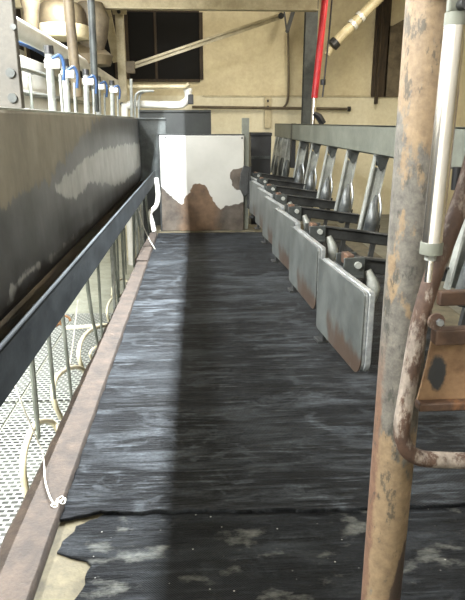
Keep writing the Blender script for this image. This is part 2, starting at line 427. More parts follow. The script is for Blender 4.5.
# ------------------------------------------------------------------ hoses and ropes under the gutter
hs = [  # (u_top, v_top, u_bottom, v_bottom, radius)
    (31, 352, 38, 430, .016), (48, 332, 54, 392, .013), (62, 312, 71, 392, .014), (86, 285, 98, 345, .012), (98, 262, 102, 340, .010),
    (114, 245, 118, 300, .012), (117.5, 243, 119, 292, .009), (122, 232, 124, 285, .013), (124.5, 232, 126, 270, .008), (134, 216, 134, 262, .013), (137, 216, 143, 246, .009), (146, 204, 150, 232, .012)]
ordn = ['first', 'second', 'third', 'fourth', 'fifth', 'sixth', 'seventh', 'eighth', 'ninth', 'tenth', 'eleventh', 'twelfth']
for i, (u0, v0, u1, v1, r) in enumerate(hs):
    y = at(u0, v0, X=-.72).y
    p0 = at(u0, v0, X=-.70 if i < 9 else -.60); p1 = at(u1, v1, X=-.735 if i < 9 else -.66)
    d = (p1 - p0)
    top = Vector((p0.x - .0, p0.y - d.y * .02, .645))
    end = p1 + d * (.12)
    b = NB(); rr = r * (.75 if i < 3 else 1.0)
    tube(b, [top, p0.lerp(p1, .35), p0.lerp(p1, .7), p1, end], [rr * 1.1, rr, rr, rr * .8, rr * .7], 8, 4)
    tag(obj('rubber_hose', b, M['hose']), f'grey rubber hose hanging under the gutter, {ordn[i]} from the near end', 'hose', 'grey hoses under the gutter')
loops = [  # traced arcs, leaving the kerb wall and bending over
    ([(27, 496), (23, 470), (25, 448), (34, 426), (44, 421), (54, 424), (60, 434)], .0155),
    ([(61, 418), (55, 404), (53, 390), (56, 378), (65, 370), (76, 367), (88, 372)], .0145),
    ([(84, 372), (79, 358), (80, 345), (86, 334), (95, 328), (108, 325)], .0145),
    ([(92, 360), (90, 354), (93, 349), (98, 346)], .010),
    ([(109, 322), (107, 312), (109, 303), (114, 297), (121, 295)], .012),
    ([(112, 296), (113, 287), (117, 281), (124, 279), (128, 282)], .011)]
for i, (pts, r) in enumerate(loops):
    w = [at(u, v, X=-.80 if k < len(pts) - 2 else -.78 + .04 * (k - len(pts) + 2)) for k, (u, v) in enumerate(pts)]
    b = NB(); tube(b, w, r, 10, 5)
    tag(obj('milk_hose', b, M['white_hose']), f'cream looped milk hose at the outer side of the kerb, {ordn[i]} from the near end', 'hose', 'looped milk hoses beside the kerb')
# long white pipe over the pit floor
b = NB(); q0, q1 = at(64, 328, Z=-.35), at(110, 325, Z=-.35); tube(b, [q0, q0.lerp(q1, .5), q1], .018, 8)
tag(obj('white_pipe', b, M['white_hose']), 'straight white pipe crossing low over the pit between the looped hoses', 'pipe')
b = NB(); q = at(65, 321, Z=-.38); tube(b, [q + Vector((.05 * math.cos(a), 0, .05 * math.sin(a))) for a in [k * PI / 5 for k in range(8)]], .012, 8); tube(b, [q + Vector((-.05, 0, -.02)), q + Vector((-.12, 0, -.07))], .012, 8)
tag(obj('copper_hook', b, M['rust_plate']), 'small reddish hook at the left end of the straight white pipe', 'hook')
# ropes
RP = thing('retract_rope', 'thin white rope tied to a loop on the near end of the kerb', 'rope', at(57, 502, Z=.03))
b = NB()
w = [at(14, 376, X=-.74), at(20, 399, X=-.70), at(33, 430, X=-.68), at(43, 455, X=-.66), at(45, 480, X=-.62), at(50, 497, X=-.575), at(55, 505, Z=.036)]
w.insert(0, Vector((-.76, w[0].y + .1, .66)))
tube(b, w, .0032, 6, 5); obj('rope', b, M['rope'], RP)
b = NB()
for (u, v) in ((54.5, 504.5), (60, 499), (62.5, 501)):
    q = at(u, v, Z=.034)
    tube(b, [q + Vector(((.011 * math.cos(a)), .016 * math.sin(a), .004 * math.sin(2 * a))) for a in [k * PI / 5 for k in range(11)]], .0026, 6, caps=False)
obj('rope_loop', b, M['rope'], RP)
b = NB(); w = [at(78, 300, X=-.75), at(75, 325, X=-.76), at(72, 350, X=-.77), at(69, 368, X=-.78)]; tube(b, w, .004, 6, 4)
tag(obj('cord', b, M['rope']), 'thin white cord hanging straight over the pit in front of the white pipe', 'rope')
b = NB(); w = [at(139, 211, X=-.60), at(143, 225, X=-.59), at(148, 237, X=-.58), at(155, 249, Z=.05)]; tube(b, w, .005, 6, 4)
tag(obj('cord', b, M['rope']), 'thin white cord reaching over the short kerb block near the white plate', 'rope')
# white bent pipe beside the plate
b = NB(); w = [at(156, 178, Y=7.7), at(158, 195, Y=7.7), at(156, 206, Y=7.7), at(150, 213, Y=7.7), at(152, 222, Y=7.7), at(154, 231, Y=7.7)]
tube(b, w, .03, 10, 4)
tag(obj('bent_pipe', b, M['white_gloss']), 'white bent pipe coming down at the left edge of the white plate', 'pipe')

# ------------------------------------------------------------------ pit mats
k = 0
for iy, (ya, yb) in enumerate(((.2, 2.34), (2.36, 4.53), (4.56, 6.9))):
    for ix, (xa, xb) in enumerate(((-1.98, -1.50), (-1.48, -.62))):
        b = NB(); box(b, (xa, ya, PZ), (xb, yb, PZ + .015))
        tag(obj('pit_mat', b, M['pit_mat'], None, .003), f"perforated rubber mat on the pit floor, {('near', 'middle', 'far')[iy]} row, {('far', 'kerb')[ix]} side", 'rubber mat', 'perforated pit mats')

# ------------------------------------------------------------------ white plate at lane end
t = NT('plate_sheet')
nd = t.math('ADD', t.attr('stain'), t.math('MULTIPLY', t.math('SUBTRACT', t.noise(14, 5, .6), .5), .35))
wh = t.ramp(t.noise(2, 5), [(.3, '#9f9e97'), (.7, '#b1b0a9')])
rb = t.noise(5, 7, .65)
sx = t.n('SeparateXYZ'); t.l(t.co, sx.inputs[0])
rust = t.ramp(rb, [(.3, '#3a2c20'), (.5, '#5a4633'), (.75, '#735c46')])
grime = t.ramp(t.noise(8, 6), [(.35, '#2e2b27'), (.7, '#57524a')])
ctr = t.math('ADD', t.math('ABSOLUTE', t.math('SUBTRACT', sx.outputs['X'], .0)), t.math('MULTIPLY', t.noise(7, 4), .2))
rust = t.mix(t.ramp(ctr, [(.28, 0.), (.42, .8)]), rust, grime)
k1 = t.ramp(nd, [(.48, 0.), (.52, 1.)])
M['plate'] = t.set(t.mix(k1, wh, rust), t.math('MULTIPLY_ADD', k1, .4, .35)); t.bump(t.math('MULTIPLY', k1, rb), .2, .01)
PY = 7.95
pa, pb = at(162.5, 228.5, Y=PY), at(244, 135.5, Y=PY)
cp = lambda x, y: (lambda q: (q.x, q.z))(at(140 + x / 3.1, 90 + y / 3.1, Y=PY))
rp = [cp(*q) for q in ((55, 290), (80, 312), (100, 333), (130, 356), (140, 335), (155, 315), (165, 292), (185, 287), (205, 300), (215, 322), (228, 345), (250, 370), (262, 358), (285, 357), (300, 352), (335, 342), (335, 470), (55, 470))]
rp2 = [cp(*q) for q in ((278, 262), (285, 247), (310, 240), (340, 240), (340, 310), (300, 312), (290, 300))]
def pmask(p):
    d = max(sd((p.x, p.z), rp), sd((p.x, p.z), rp2)); return max(0, min(1, .5 + d * 5))
WP = thing('end_plate', 'white sheet metal plate with rusted lower edge closing the lane end', 'plate', ((pa.x + pb.x) / 2, PY, .012))
b = grid_sheet(110, 120, lambda a, h: Vector((pa.x + (pb.x - pa.x) * a, PY, .012 + (pb.z - .012) * h)), pmask)
o = obj('sheet', b, M['plate'], WP); sm = o.modifiers.new('thick', 'SOLIDIFY'); sm.thickness = .012; sm.offset = 1
sm.offset = -1
b = NB()
for x0, x1, z0, z1 in ((pa.x - .02, pb.x + .005, pb.z, pb.z + .018), (pa.x - .022, pa.x, .012, pb.z + .018)): box(b, (x0, PY - .01, z0), (x1, PY + .03, z1))
obj('edge_trim', b, M['black_steel'], WP)
for (u, v) in ((165.5, 137.5), (242, 138)):
    q = at(u, v, Y=PY - .004); b = NB(); tube(b, [q, q + Vector((0, -.012, 0))], .012, 10); obj('bolt', b, M['black_steel'], WP)
q = at(243.5, 118, Y=8.05); q2 = at(247.5, 118, Y=8.05)
b = NB(); box(b, (q.x - .02, 8.02, -.02), (q2.x + .02, 8.10, q.z)); tag(obj('steel_post', b, M['grey_rail'], None, .004), 'square grey steel post at the right edge of the white plate', 'post')
# dark boards and bin behind the plate
p, q = at(140, 136, Y=8.7), at(211, 110, Y=8.7)
b = NB(); box(b, (p.x, 8.7, -.5), (q.x, 8.76, q.z)); box(b, (p.x, 8.68, q.z - .03), (q.x, 8.70, q.z))
tag(obj('dark_board', b, M['dark_green'], None, .004), 'large dark board standing behind the white plate', 'board')
BN = thing('black_bin', 'black plastic bin between the white plate and the far rail', 'bin', (at(258, 165, Y=9.4).x, 9.4, -.55))
p, q = at(249, 166, Y=9.4), at(270.5, 133, Y=9.4)
b = NB(); xm = (p.x + q.x) / 2; hw = (q.x - p.x) / 2
prof_b = [(hw * .82, -.55), (hw * .95, q.z - .1), (hw * .93, q.z - .02)]
for (w0, z0), (w1, z1) in zip(prof_b, prof_b[1:]):
    v0 = [b.verts.new((xm + a * w0, 9.4 + c * .2, z0)) for a, c in ((-1, -1), (1, -1), (1, 1), (-1, 1))]
    v1 = [b.verts.new((xm + a * w1, 9.4 + c * .2, z1)) for a, c in ((-1, -1), (1, -1), (1, 1), (-1, 1))]
    for i in range(4): b.faces.new((v0[i], v0[(i + 1) % 4], v1[(i + 1) % 4], v1[i]))
    if z0 < -.5: b.faces.new(v0[::-1])
    if z1 > q.z - .05: b.faces.new(v1)
obj('body', b, M['black'], BN)
b = NB(); box(b, (xm - hw, 9.18, q.z - .04), (xm + hw, 9.62, q.z + .01)); obj('lid', b, M['black'], BN, .01)
b = NB(); box(b, (xm - hw * .9, 9.17, p.z + .12), (xm + hw * .9, 9.19, p.z + .16)); obj('handle', b, M['galv_dark'], BN)

# ------------------------------------------------------------------ breast rails with struts
RX = 1.4; PITCH = .87; Y00 = 2.87
def make_rail(label, y0, y1, ks, group=None):
    T = thing('breast_rail', label, 'rail', (RX, y0, 1.15), group)
    b = NB(); box(b, (RX - .03, y0, 1.155), (RX - .012, y1, 1.375)); box(b, (RX - .03, y0, 1.362), (RX + .05, y1, 1.375)); box(b, (RX - .03, y0, 1.155), (RX + .04, y1, 1.168))
    obj('rail_beam', b, M['grey_rail'], T, .003)
    for k in ks:
        y = Y00 + PITCH * k
        lean = -.095
        b = NB()
        # flat strut with folded flanges, hanging from the rail to the arm pivot
        for s in (-1, 1):
            bar(b, (RX + s * .045, y + .02, 1.16), (RX + lean + s * .045, y + .02, .58), .012, .06)
        bar(b, (RX, y + .045, 1.06), (RX + lean, y + .045, .58), .10, .010)
        st = obj('strut', b, M['galv'], T)
        b = NB()
        prism(b, [(RX - .055, 1.157), (RX + .055, 1.157), (RX + .02, 1.06), (RX - .01, 1.04), (RX - .035, 1.08)], y - .025, y - .012, 1)
        prism(b, [(RX - .055, 1.157), (RX - .02, 1.157), (RX - .035, 1.08)], y - .035, y + .03, 1)
        obj('gusset', b, M['galv_dark'], T)
        # rounded worn guard over the pivot
        b = NB()
        tube(b, [(RX - .035, y - .03, .86), (RX - .055, y - .06, .79), (RX - .068, y - .08, .69), (RX - .08, y - .06, .58), (RX - .085, y - .03, .53)], [.006, .03, .05, .052, .04], 12, 5)
        obj('pivot_guard', b, M['guard'], T)
        b = NB(); tube(b, [(RX - .01, y - .03, .87), (RX + .0, y - .06, .74), (RX - .03, y - .06, .54)], [.008, .012, .01], 8, 4); obj('guard_rod', b, M['chrome'], T)
        b = NB(); bar(b, (RX + .02, y + .06, .62), (RX - .10, y - .02, .06), .035, .035); box(b, (RX - .16, y - .07, -.001), (RX - .04, y + .03, .06)); obj('stay', b, M['black_steel'], T)
    return T
make_rail('long grey steel breast rail with struts on the right side of the lane', 1.5, 8.95, range(-1, 7))
RF = make_rail('short far section of grey breast rail beyond the dark gap', 9.06, 10.98, range(0))
b = NB(); box(b, (RX - .035, 8.95, .75), (RX + .03, 9.06, 1.38)); obj('end_post', b, M['black'], RF)
for k in (7.3, 7.95, 8.55, 8.95):
    y = Y00 + PITCH * k
    b = NB(); bar(b, (RX, y, 1.16), (RX - .09, y, .55), .10, .02)
    for s in (-1, 1): bar(b, (RX + s * .045, y - .02, 1.16), (RX - .09 + s * .045, y - .02, .55), .012, .05)
    obj('strut', b, M['galv'], RF)
    b = NB(); tube(b, [(RX - .05, y - .05, .85), (RX - .07, y - .09, .7), (RX - .08, y - .05, .5)], [.02, .05, .03], 10, 4); obj('pivot_guard', b, M['galv_dark'], RF)

# ------------------------------------------------------------------ swinging stall gates
t = NT('gate_sheet')
n = t.noise(4, 7, .6); n2 = t.noise(2.2, 5, .6, t.mapped((1, 1.5, .7)))
c = t.ramp(n, [(.3, '#484c4a'), (.7, '#6f7370')])
sx = t.n('SeparateXYZ'); t.l(t.co, sx.inputs[0])
edge = t.math('MULTIPLY', t.ramp(sx.outputs['Z'], [(.38, 1.), (.58, 0.)]), t.ramp(sx.outputs['Y'], [(.1, 1.), (.62, .25)]))
k = t.ramp(t.math('MULTIPLY_ADD', edge, .42, n2), [(.76, 0.), (.86, 1.)])
c = t.mix(t.math('MULTIPLY', k, .75), c, '#4f3b2d')
scr = t.ramp(t.noise(3, 8, .75, t.mapped((1, 9, 1.4))), [(.62, 0.), (.72, .35)])
c = t.mix(scr, c, '#b3b5b0')
M['gate_sheet'] = t.set(c, .4, .45); t.bump(n2, .12, .02)
ZB, ZT = .33, .715
def make_gate(L):
    T = thing('stall_gate', '', 'stall gate', (0, 0, 0), 'stall gates beside the rubber mat')
    out = rounded(0, ZB, L, ZT, (.075, .03, .02, .02))
    inn = rounded(.016, ZB + .016, L - .016, ZT - .016, (.065, .02, .012, .012))
    b = NB(); prism(b, out, 0, .006, 0); obj('panel', b, M['gate_sheet'], T, .002, False)
    b = NB(); frame(b, rounded(.004, ZB + .004, L - .004, ZT - .004, (.072, .028, .018, .018)), inn, .006, .022, 0)
    frame(b, out, inn, .0225, .05, 0); obj('rim', b, M['rim'], T, .004, False)
    yh = .53
    b = NB()      # hinge bracket standing on the rear of the panel
    box(b, (.052, yh - .075, ZT - .16), (.062, yh + .075, ZT + .0)); box(b, (.062, yh - .07, ZT - .05), (.17, yh - .058, ZT + .045))
    box(b, (.062, yh + .058, ZT - .05), (.17, yh + .07, ZT + .045)); box(b, (.075, yh - .075, ZT - .06), (.17, yh + .075, ZT - .045))
    hb = obj('hinge_bracket', b, M['galv_dark'], T, .004, False)
    b = NB(); tube(b, [(.13, yh - .09, ZT + .01), (.13, yh + .09, ZT + .01)], .017, 12); obj('hinge_pin', b, M['galv'], hb, 0, False)
    b = NB(); prism(b, rounded(yh - .05, ZT + .0, yh + .05, ZT + .055, (.01,) * 4, 3), .085, .12, 0); obj('latch_block', b, M['rust_dark'], hb, .004, False)
    b = NB()      # arm back to the rail
    bar(b, (.14, yh, ZT + .0), (.66, yh, ZT - .075), .075, .05, (0, 1, 0)); bar(b, (.17, yh - .03, ZT + .036), (.66, yh - .03, ZT - .036), .012, .05)
    obj('arm', b, M['black_steel'], T, .008, False)
    b = NB()      # worn deflector hanging below the arm
    tube(b, [(.20, yh - .03, ZT - .03), (.23, yh - .05, ZT - .12), (.22, yh - .03, ZT - .24)], [.02, .035, .014], 10, 4); obj('deflector', b, M['galv'], T, 0, False)
    b = NB()      # latch foot below the far half of the panel
    box(b, (.012, L * .86, ZB - .055), (.03, L * .86 + .07, ZB + .02)); box(b, (-.012, L * .86, ZB - .065), (.045, L * .86 + .09, ZB - .05)); obj('latch_foot', b, M['black_steel'], T, .003, False)
    return T
G0 = make_gate(.69); G1 = make_gate(.76)
gp = [(G0, .688, 2.378, 4.9), (G1, .672, 3.32, 3.2), (G1, .682, 4.24, 4.6), (G1, .688, 5.06, 4.8), (G1, .692, 5.87, 4.8), (G1, .696, 6.68, 4.8), (G1, .70, 7.49, 4.8)]
gl = ['nearest stall gate, angled plate with chrome rim and rust by its rounded corner', 'second stall gate from the near end, its chrome edge against the nearest gate',
      'third stall gate from the near end in the row beside the mat', 'fourth stall gate from the near end in the row beside the mat', 'fifth stall gate from the near end in the row beside the mat',
      'sixth stall gate from the near end, just short of the white plate', 'last stall gate of the row, partly behind the dark end plate']
seen = set()
for (g, x, y, a), lb in zip(gp, gl):
    o = g if g not in seen else copy_tree(g)
    seen.add(g); o.location = (x, y, 0); o.rotation_euler.z = math.radians(a); o['label'] = lb
# dark end plate in front of the white plate's right edge
b = NB(); p, q = at(239, 197, Y=7.8), at(247, 165, Y=7.8)
prism(b, [(p.x + .0, p.z + .12), (p.x + .06, p.z), (q.x + .02, p.z + .05), (q.x + .02, q.z - .02), (p.x + .06, q.z), (p.x + .02, q.z - .1)], 7.76, 7.8, 1)
box(b, (q.x, 7.77, .33), (q.x + .05, 7.80, q.z - .02))
tag(obj('stop_plate', b, M['black_steel'], None, .006), 'small dark steel stop plate in front of the white plate right edge', 'plate')

# ------------------------------------------------------------------ front post, cylinder, rusty gate
t = NT('post_paint')
sx = t.n('SeparateXYZ'); t.l(t.co, sx.inputs[0])
a = t.noise(14, 9, .75, t.mapped((1.6, 1.6, .7))); bn = t.noise(45, 6, .75); lo = t.noise(4.5, 8, .7, t.mapped((2.5, 2.5, 1)))
grey = t.ramp(bn, [(.3, '#43413d'), (.7, '#716d65')])
tan = t.ramp(bn, [(.3, '#665643'), (.7, '#8a775d')])
rst = t.ramp(bn, [(.3, '#543f33'), (.7, '#735a49')])
top = t.ramp(sx.outputs['Z'], [(.30, .12), (.42, -.0), (.75, -.08), (.98, .22)])   # paint survives mid-height
k1 = t.ramp(t.math('ADD', lo, t.ramp(t.math('MULTIPLY_ADD', sx.outputs['Z'], .5, 0.), [(.28, .2), (.40, -.03), (.60, -.05), (.76, .16)])), [(.565, 0.), (.61, 1.)])
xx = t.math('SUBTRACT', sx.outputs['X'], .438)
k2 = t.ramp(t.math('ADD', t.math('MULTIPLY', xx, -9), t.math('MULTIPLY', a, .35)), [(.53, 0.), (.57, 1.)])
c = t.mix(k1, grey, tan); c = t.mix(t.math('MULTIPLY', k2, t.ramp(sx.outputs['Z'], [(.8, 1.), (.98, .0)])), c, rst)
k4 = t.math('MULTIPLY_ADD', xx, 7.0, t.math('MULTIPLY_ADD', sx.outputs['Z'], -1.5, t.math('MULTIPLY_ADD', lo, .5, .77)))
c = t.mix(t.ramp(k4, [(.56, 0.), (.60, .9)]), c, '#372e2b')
c = t.mix(t.ramp(a, [(.555, 0.), (.61, .75)]), c, '#33342f')
t.bump(t.math('ADD', t.math('MULTIPLY', a, .8), t.math('MULTIPLY', bn, .3)), .5, .005)
M['post'] = t.set(c, .55, .1)
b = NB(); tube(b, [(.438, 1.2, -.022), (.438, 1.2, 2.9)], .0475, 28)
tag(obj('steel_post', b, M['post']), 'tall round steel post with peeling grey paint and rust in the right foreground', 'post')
CY = thing('pneumatic_cylinder', 'shiny stainless pneumatic cylinder beside the rusty foreground post', 'cylinder', at(431, 247, Y=1.1))
def c_at(u, v): return at(u, v, Y=1.06)
q0, q1 = c_at(432, 242), c_at(455, 26)
ax = (q1 - q0).normalized()
b = NB(); tube(b, [q0, q1], .0182, 28); obj('barrel', b, M['stainless'], CY)
b = NB(); tube(b, [q0 - ax * .022, q0 - ax * .002, q0], [.0207, .0207, .02], 24); obj('end_cap', b, M['grey_rail'], CY)
b = NB(); tube(b, [q0 - ax * .034, q0 - ax * .022], .0105, 6); obj('gland_nut', b, M['galv'], CY)
b = NB(); tube(b, [q0 - ax * .075, q0 - ax * .034], .0068, 14); obj('piston_rod', b, M['stainless'], CY)
b = NB(); tube(b, [q1, q1 + ax * .02], .0185, 24); obj('top_cap', b, M['grey_rail'], CY)
b = NB(); e = q1 + ax * .02; box(b, (e.x - .016, 1.052, e.z), (e.x + .016, 1.068, e.z + .12)); box(b, (e.x - .03, 1.05, e.z + .05), (e.x + .03, 1.15, e.z + .13)); obj('mounting_bracket', b, M['grey_rail'], CY, .003)
b = NB(); p = c_at(459, 6); tube(b, [p, p + Vector((0, -.03, 0))], .009, 12); obj('mounting_bolt', b, M['black_steel'], CY)

GT = thing('rusty_gate', 'rusty tubular gate with brown sheet plate in the right foreground', 'gate', (.46, 1.08, 0))
GY = 1.09
def g_at(u, v, dy=0): return at(u, v, Y=GY + dy)
b = NB(); w = [g_at(492, 90), g_at(468, 180), g_at(448, 236), g_at(431, 282), g_at(419, 325), g_at(411, 370), g_at(405, 405), g_at(402, 425), g_at(403, 441), g_at(410, 453), g_at(423, 458.5), g_at(445, 460), g_at(520, 462)]
tube(b, w, .0172, 16, 5); obj('bent_pipe', b, M['rusty_pipe'], GT)
b = NB(); p = g_at(520, 462); tube(b, [(p.x, GY, -.022), (p.x, GY, 1.7)], .02, 14); obj('hinge_pipe', b, M['rusty_pipe'], GT)
b = NB(); p, q = g_at(425, 402, .02), g_at(530, 325, .02)
prism(b, [tuple((g_at(*z, .02).x, g_at(*z, .02).z)) for z in ((417, 402), (426, 368), (434, 330), (530, 322), (530, 402))], GY + .02, GY + .026, 1)
t = NT('gate_plate_rust'); n1 = t.noise(14, 7, .7); n3 = t.noise(40, 4, .6)
cc = t.ramp(n1, [(.3, '#5a422c'), (.55, '#7a6046'), (.8, '#937656')])
ctr = g_at(437, 374, .02)
vm = t.n('VectorMath', operation='SUBTRACT'); t.l(t.co, vm.inputs[0]); vm.inputs[1].default_value = ctr
mp = t.n('VectorMath', operation='MULTIPLY'); t.l(vm.outputs[0], mp.inputs[0]); mp.inputs[1].default_value = (46, 1, 23)
ln = t.n('VectorMath', operation='LENGTH'); t.l(mp.outputs[0], ln.inputs[0])
kk = t.ramp(t.math('ADD', ln.outputs['Value'], t.math('MULTIPLY', t.math('SUBTRACT', n1, .5), 1.2)), [(.75, 1.), (1.0, 0.)])
t.bump(t.math('ADD', n1, n3), .3, .004); M['gate_plate'] = t.set(t.mix(kk, cc, '#26282a'), .7)
obj('sheet_plate', b, M['gate_plate'], GT)
b = NB(); p = g_at(433, 336, .01); bar(b, p, p + Vector((.22, .0, .004)), .032, .03); obj('cross_bar', b, M['rust_dark'], GT, .003)
b = NB(); p = g_at(417, 405, .015); bar(b, p, p + Vector((.24, 0, .001)), .018, .03); obj('lower_bar', b, M['rust_dark'], GT, .003)
b = NB(); p = g_at(438, 298, .05); bar(b, p, p + Vector((.25, 0, .003)), .03, .02); obj('upper_bar', b, M['rust_dark'], GT, .003)
b = NB(); p = g_at(432, 318); tube(b, [p + Vector((0, -.018, 0)), p + Vector((0, -.024, 0))], .0165, 16); wsh = obj('washer', b, M['rusty_pipe'], GT)
b = NB(); p = g_at(434.5, 318); tube(b, [p + Vector((0, -.024, 0)), p + Vector((0, -.032, 0))], .007, 6); obj('bolt_head', b, M['chrome'], wsh)
# short dark air fitting right of the cylinder
b = NB(); tube(b, [at(458, 167, Y=1.15), at(455, 190, Y=1.15)], [.010, .008], 12)
tag(obj('air_fitting', b, M['black']), 'short black fitting just right of the stainless cylinder', 'fitting')

# ------------------------------------------------------------------ right background
def dia(u, v, u2, Y): return abs(at(u2, v, Y=Y).x - at(u, v, Y=Y).x)
Yc = 12.2
p, q = at(303, 124, Y=Yc), at(318, 8, Y=Yc)
p = at(304.5, 100, Y=Yc); w = .115
b = NB()
xm = at(310.5, 60, Y=Yc).x
box(b, (xm - w, Yc, -.55), (xm + w, Yc + .015, 3.93)); box(b, (xm - .015, Yc + .015, -.55), (xm + .015, Yc + .17, 3.93)); box(b, (xm - w, Yc + .17, -.55), (xm + w, Yc + .185, 3.93))
tag(obj('steel_column', b, M['galv_dark']), 'dark grey steel column in front of the cream back wall', 'column')
RH = thing('hanging_cylinder', 'red tube with a silver rod hanging in front of the steel column', 'cylinder', at(314, 98, Y=9.6))
b = NB(); tube(b, [at(314.5, 98, Y=9.6), at(327.5, -25, Y=9.6), at(334, -90, Y=9.6)], .05, 12); obj('red_tube', b, M['red'], RH)
b = NB(); tube(b, [at(314.3, 98, Y=9.6), at(313, 122, Y=9.6), at(309, 180, Y=9.6)], .036, 12); obj('silver_rod', b, M['stainless'], RH)
b = NB(); tube(b, [at(337, -95, Y=9.5), at(333.5, -20, Y=9.5), at(329, 35, Y=9.5), at(322.5, 97, Y=9.5)], .013, 6); q = at(323, 85, Y=9.5); tube(b, [q, q + Vector((0, 0, .08))], .04, 8)
tag(obj('black_cable', b, M['black']), 'thin black cable with a small switch hanging beside the red tube', 'cable')
b = NB(); q = at(319, 117, Y=9.5); tube(b, [q + Vector((-.08, 0, .06)), q, q + Vector((.07, 0, -.1))], [.03, .055, .05], 8)
tag(obj('cable_plug', b, M['black']), 'small black plug resting on top of the rail by the silver rod', 'plug')
DP = thing('slanted_pipe', 'slanted whitish pipe with joints high on the right of the back wall', 'pipe', at(332, 45, Y=11))
p, q = at(334, 44, Y=11), at(420, -44, Y=11)
b = NB(); tube(b, [p, q], .085, 14); obj('pipe', b, M['cream_steel'], DP)
for f in (.21, .3): b = NB(); tube(b, [p.lerp(q, f), p.lerp(q, f + .03)], .10, 14); obj('collar', b, M['white_steel'], DP)
b = NB(); tube(b, [p.lerp(q, -.02), p.lerp(q, .03)], .10, 14); obj('dark_ring', b, M['black'], DP)
b = NB(); tube(b, [at(327, 55, Y=11), at(331, 48, Y=11)], .055, 10); obj('pipe_end', b, M['cream_steel'], DP)
WD = thing('wooden_post', 'dark stained wooden post fixed high on the back wall', 'post', at(378, 104, Y=12.8))
p, q = at(372.5, 104, Y=12.8), at(383, -15, Y=12.8)
b = NB(); box(b, (p.x + .1, 12.75, p.z), (q.x - .0, 12.92, 3.93)); obj('post', b, M['dark_wood'], WD, .01)
b = NB(); p = at(371, 97, Y=12.95); box(b, (p.x, 12.93, p.z), (p.x + .3, 12.99, 3.93)); obj('back_board', b, M['dark_wood'], WD)
p, q = at(383, 97, Y=12.97), at(414, 26, Y=12.97)
b = NB(); box(b, (p.x, 12.93, p.z), (q.x + .3, 12.985, q.z)); prism(b, [(p.x + .1, q.z), (p.x + .5, q.z + .22), (q.x + .3, q.z + .2), (q.x + .3, q.z)], 12.94, 12.985, 1)
tag(obj('dirty_panel', b, M['bronze'], None, .01), 'dirty brown hatch panel between the wooden post and the foreground post', 'panel')
# conduit and bracket
b = NB(); tube(b, [at(192, 107, Y=12.9), at(349, 109, Y=12.9)], .028, 8); cd = tag(obj('conduit', b, M['bronze']), 'long horizontal grey conduit on the lower cream back wall', 'conduit')
b = NB(); tube(b, [at(347.5, 109, Y=12.9), at(350.5, 109, Y=12.9)], .05, 8); obj('end_cap', b, M['black'], cd)
BK = thing('wall_bracket', 'upright pale slotted bracket strip on the back wall behind the rail', 'bracket', at(268, 125, Y=12.95))
p, q = at(264.5, 128, Y=12.95), at(271.5, 97, Y=12.95)
b = NB(); box(b, (p.x, 12.92, p.z), (q.x, 13.0, q.z)); obj('strip', b, M['cream_steel'], BK)
for v in (101, 107): b = NB(); z = at(268, v, Y=12.9); box(b, (z.x - .02, 12.912, z.z - .025), (z.x + .02, 12.922, z.z + .025)); obj('slot', b, M['black'], BK)
b = NB(); tube(b, [at(288, 32, Y=12.9), at(288.5, 70, Y=12.9), at(288, 98, Y=12.9), at(284, 107, Y=12.9), at(278, 108, Y=12.9)], .022, 6, 4); tag(obj('wall_cable', b, M['bronze']), 'thin cream cable running down the back wall left of the column', 'cable')
b = NB(); bar(b, at(287, 32, Y=12.4), at(306, -32, Y=12.4), .07, .07); bar(b, at(287, 33, Y=12.4), at(284, 10, Y=12.4), .03, .03); tag(obj('small_strut', b, M['black_steel']), 'short dark strut under the ceiling beam left of the steel column', 'strut')

# ------------------------------------------------------------------ ceiling beam and left frame
BY = 8.9
p, q = at(14, 8, Y=BY), at(332, 10, Y=BY)
b = NB(); box(b, (p.x, BY, p.z - .0), (q.x - .2, BY + .02, p.z + .3)); box(b, (p.x, BY - .06, p.z + .28), (q.x - .2, BY + .1, p.z + .3)); box(b, (p.x, BY - .05, p.z), (q.x - .2, BY + .08, p.z + .02))
for x in (p.x + .1, xm): box(b, (x - .05, BY + .0, p.z + .28), (x + .05, BY + .08, 3.95))
tag(obj('ceiling_beam', b, M['cream_steel'], None, .004), 'long cream steel beam crossing under the ceiling', 'beam')
BR = thing('diagonal_brace', 'long cream diagonal brace in front of the dark back window', 'brace', at(133, 66, Y=9.9))
b = NB(); bar(b, at(130, 67, Y=9.9), at(281, 16, Y=9.9), .085, .02); bar(b, at(130, 66, Y=9.86), at(281, 15, Y=9.86), .012, .06); obj('bar', b, M['cream_steel'], BR)
b = NB(); p = at(129.5, 67, Y=9.85); box(b, (p.x - .08, 9.80, p.z - .09), (p.x + .08, 9.88, p.z + .08)); obj('end_clamp', b, M['hopper'], BR, .005)
b = NB(); p = at(281, 16, Y=9.85); tube(b, [p, p + Vector((0, -.03, 0))], .045, 10); obj('end_bolt', b, M['black_steel'], BR)
FP = thing('frame_post', 'cream flat steel frame post with bolts left of the dark window', 'post', at(121, 118, Y=9.8))
p, q = at(116.5, 120, Y=9.8), at(125.5, 12, Y=9.8)
b = NB(); fx = at(121.5, 60, Y=9.8).x; bar(b, (fx, 9.8, -.8), (fx, 9.8, 3.95), .12, .06); obj('bar', b, M['cream_steel'], FP)
for (u, v) in ((119, 12), (123, 113), (122, 104)): b = NB(); z = at(u, v, Y=9.76); tube(b, [z, z + Vector((0, -.03, 0))], .028, 8); obj('bolt', b, M['black_steel'], FP)
b = NB(); p = at(119.5, 10, Y=9.78); box(b, (p.x - .1, 9.74, p.z - .06), (p.x + .1, 9.79, p.z + .1)); obj('top_bracket', b, M['cream_steel'], FP)
b = NB(); bar(b, at(93, -55, Y=10.1), at(117, 62, Y=10.1), .13, .05); tag(obj('slanted_strut', b, M['cream_steel'], None, .004), 'slanted cream strut leaning against the bolted frame post', 'strut')
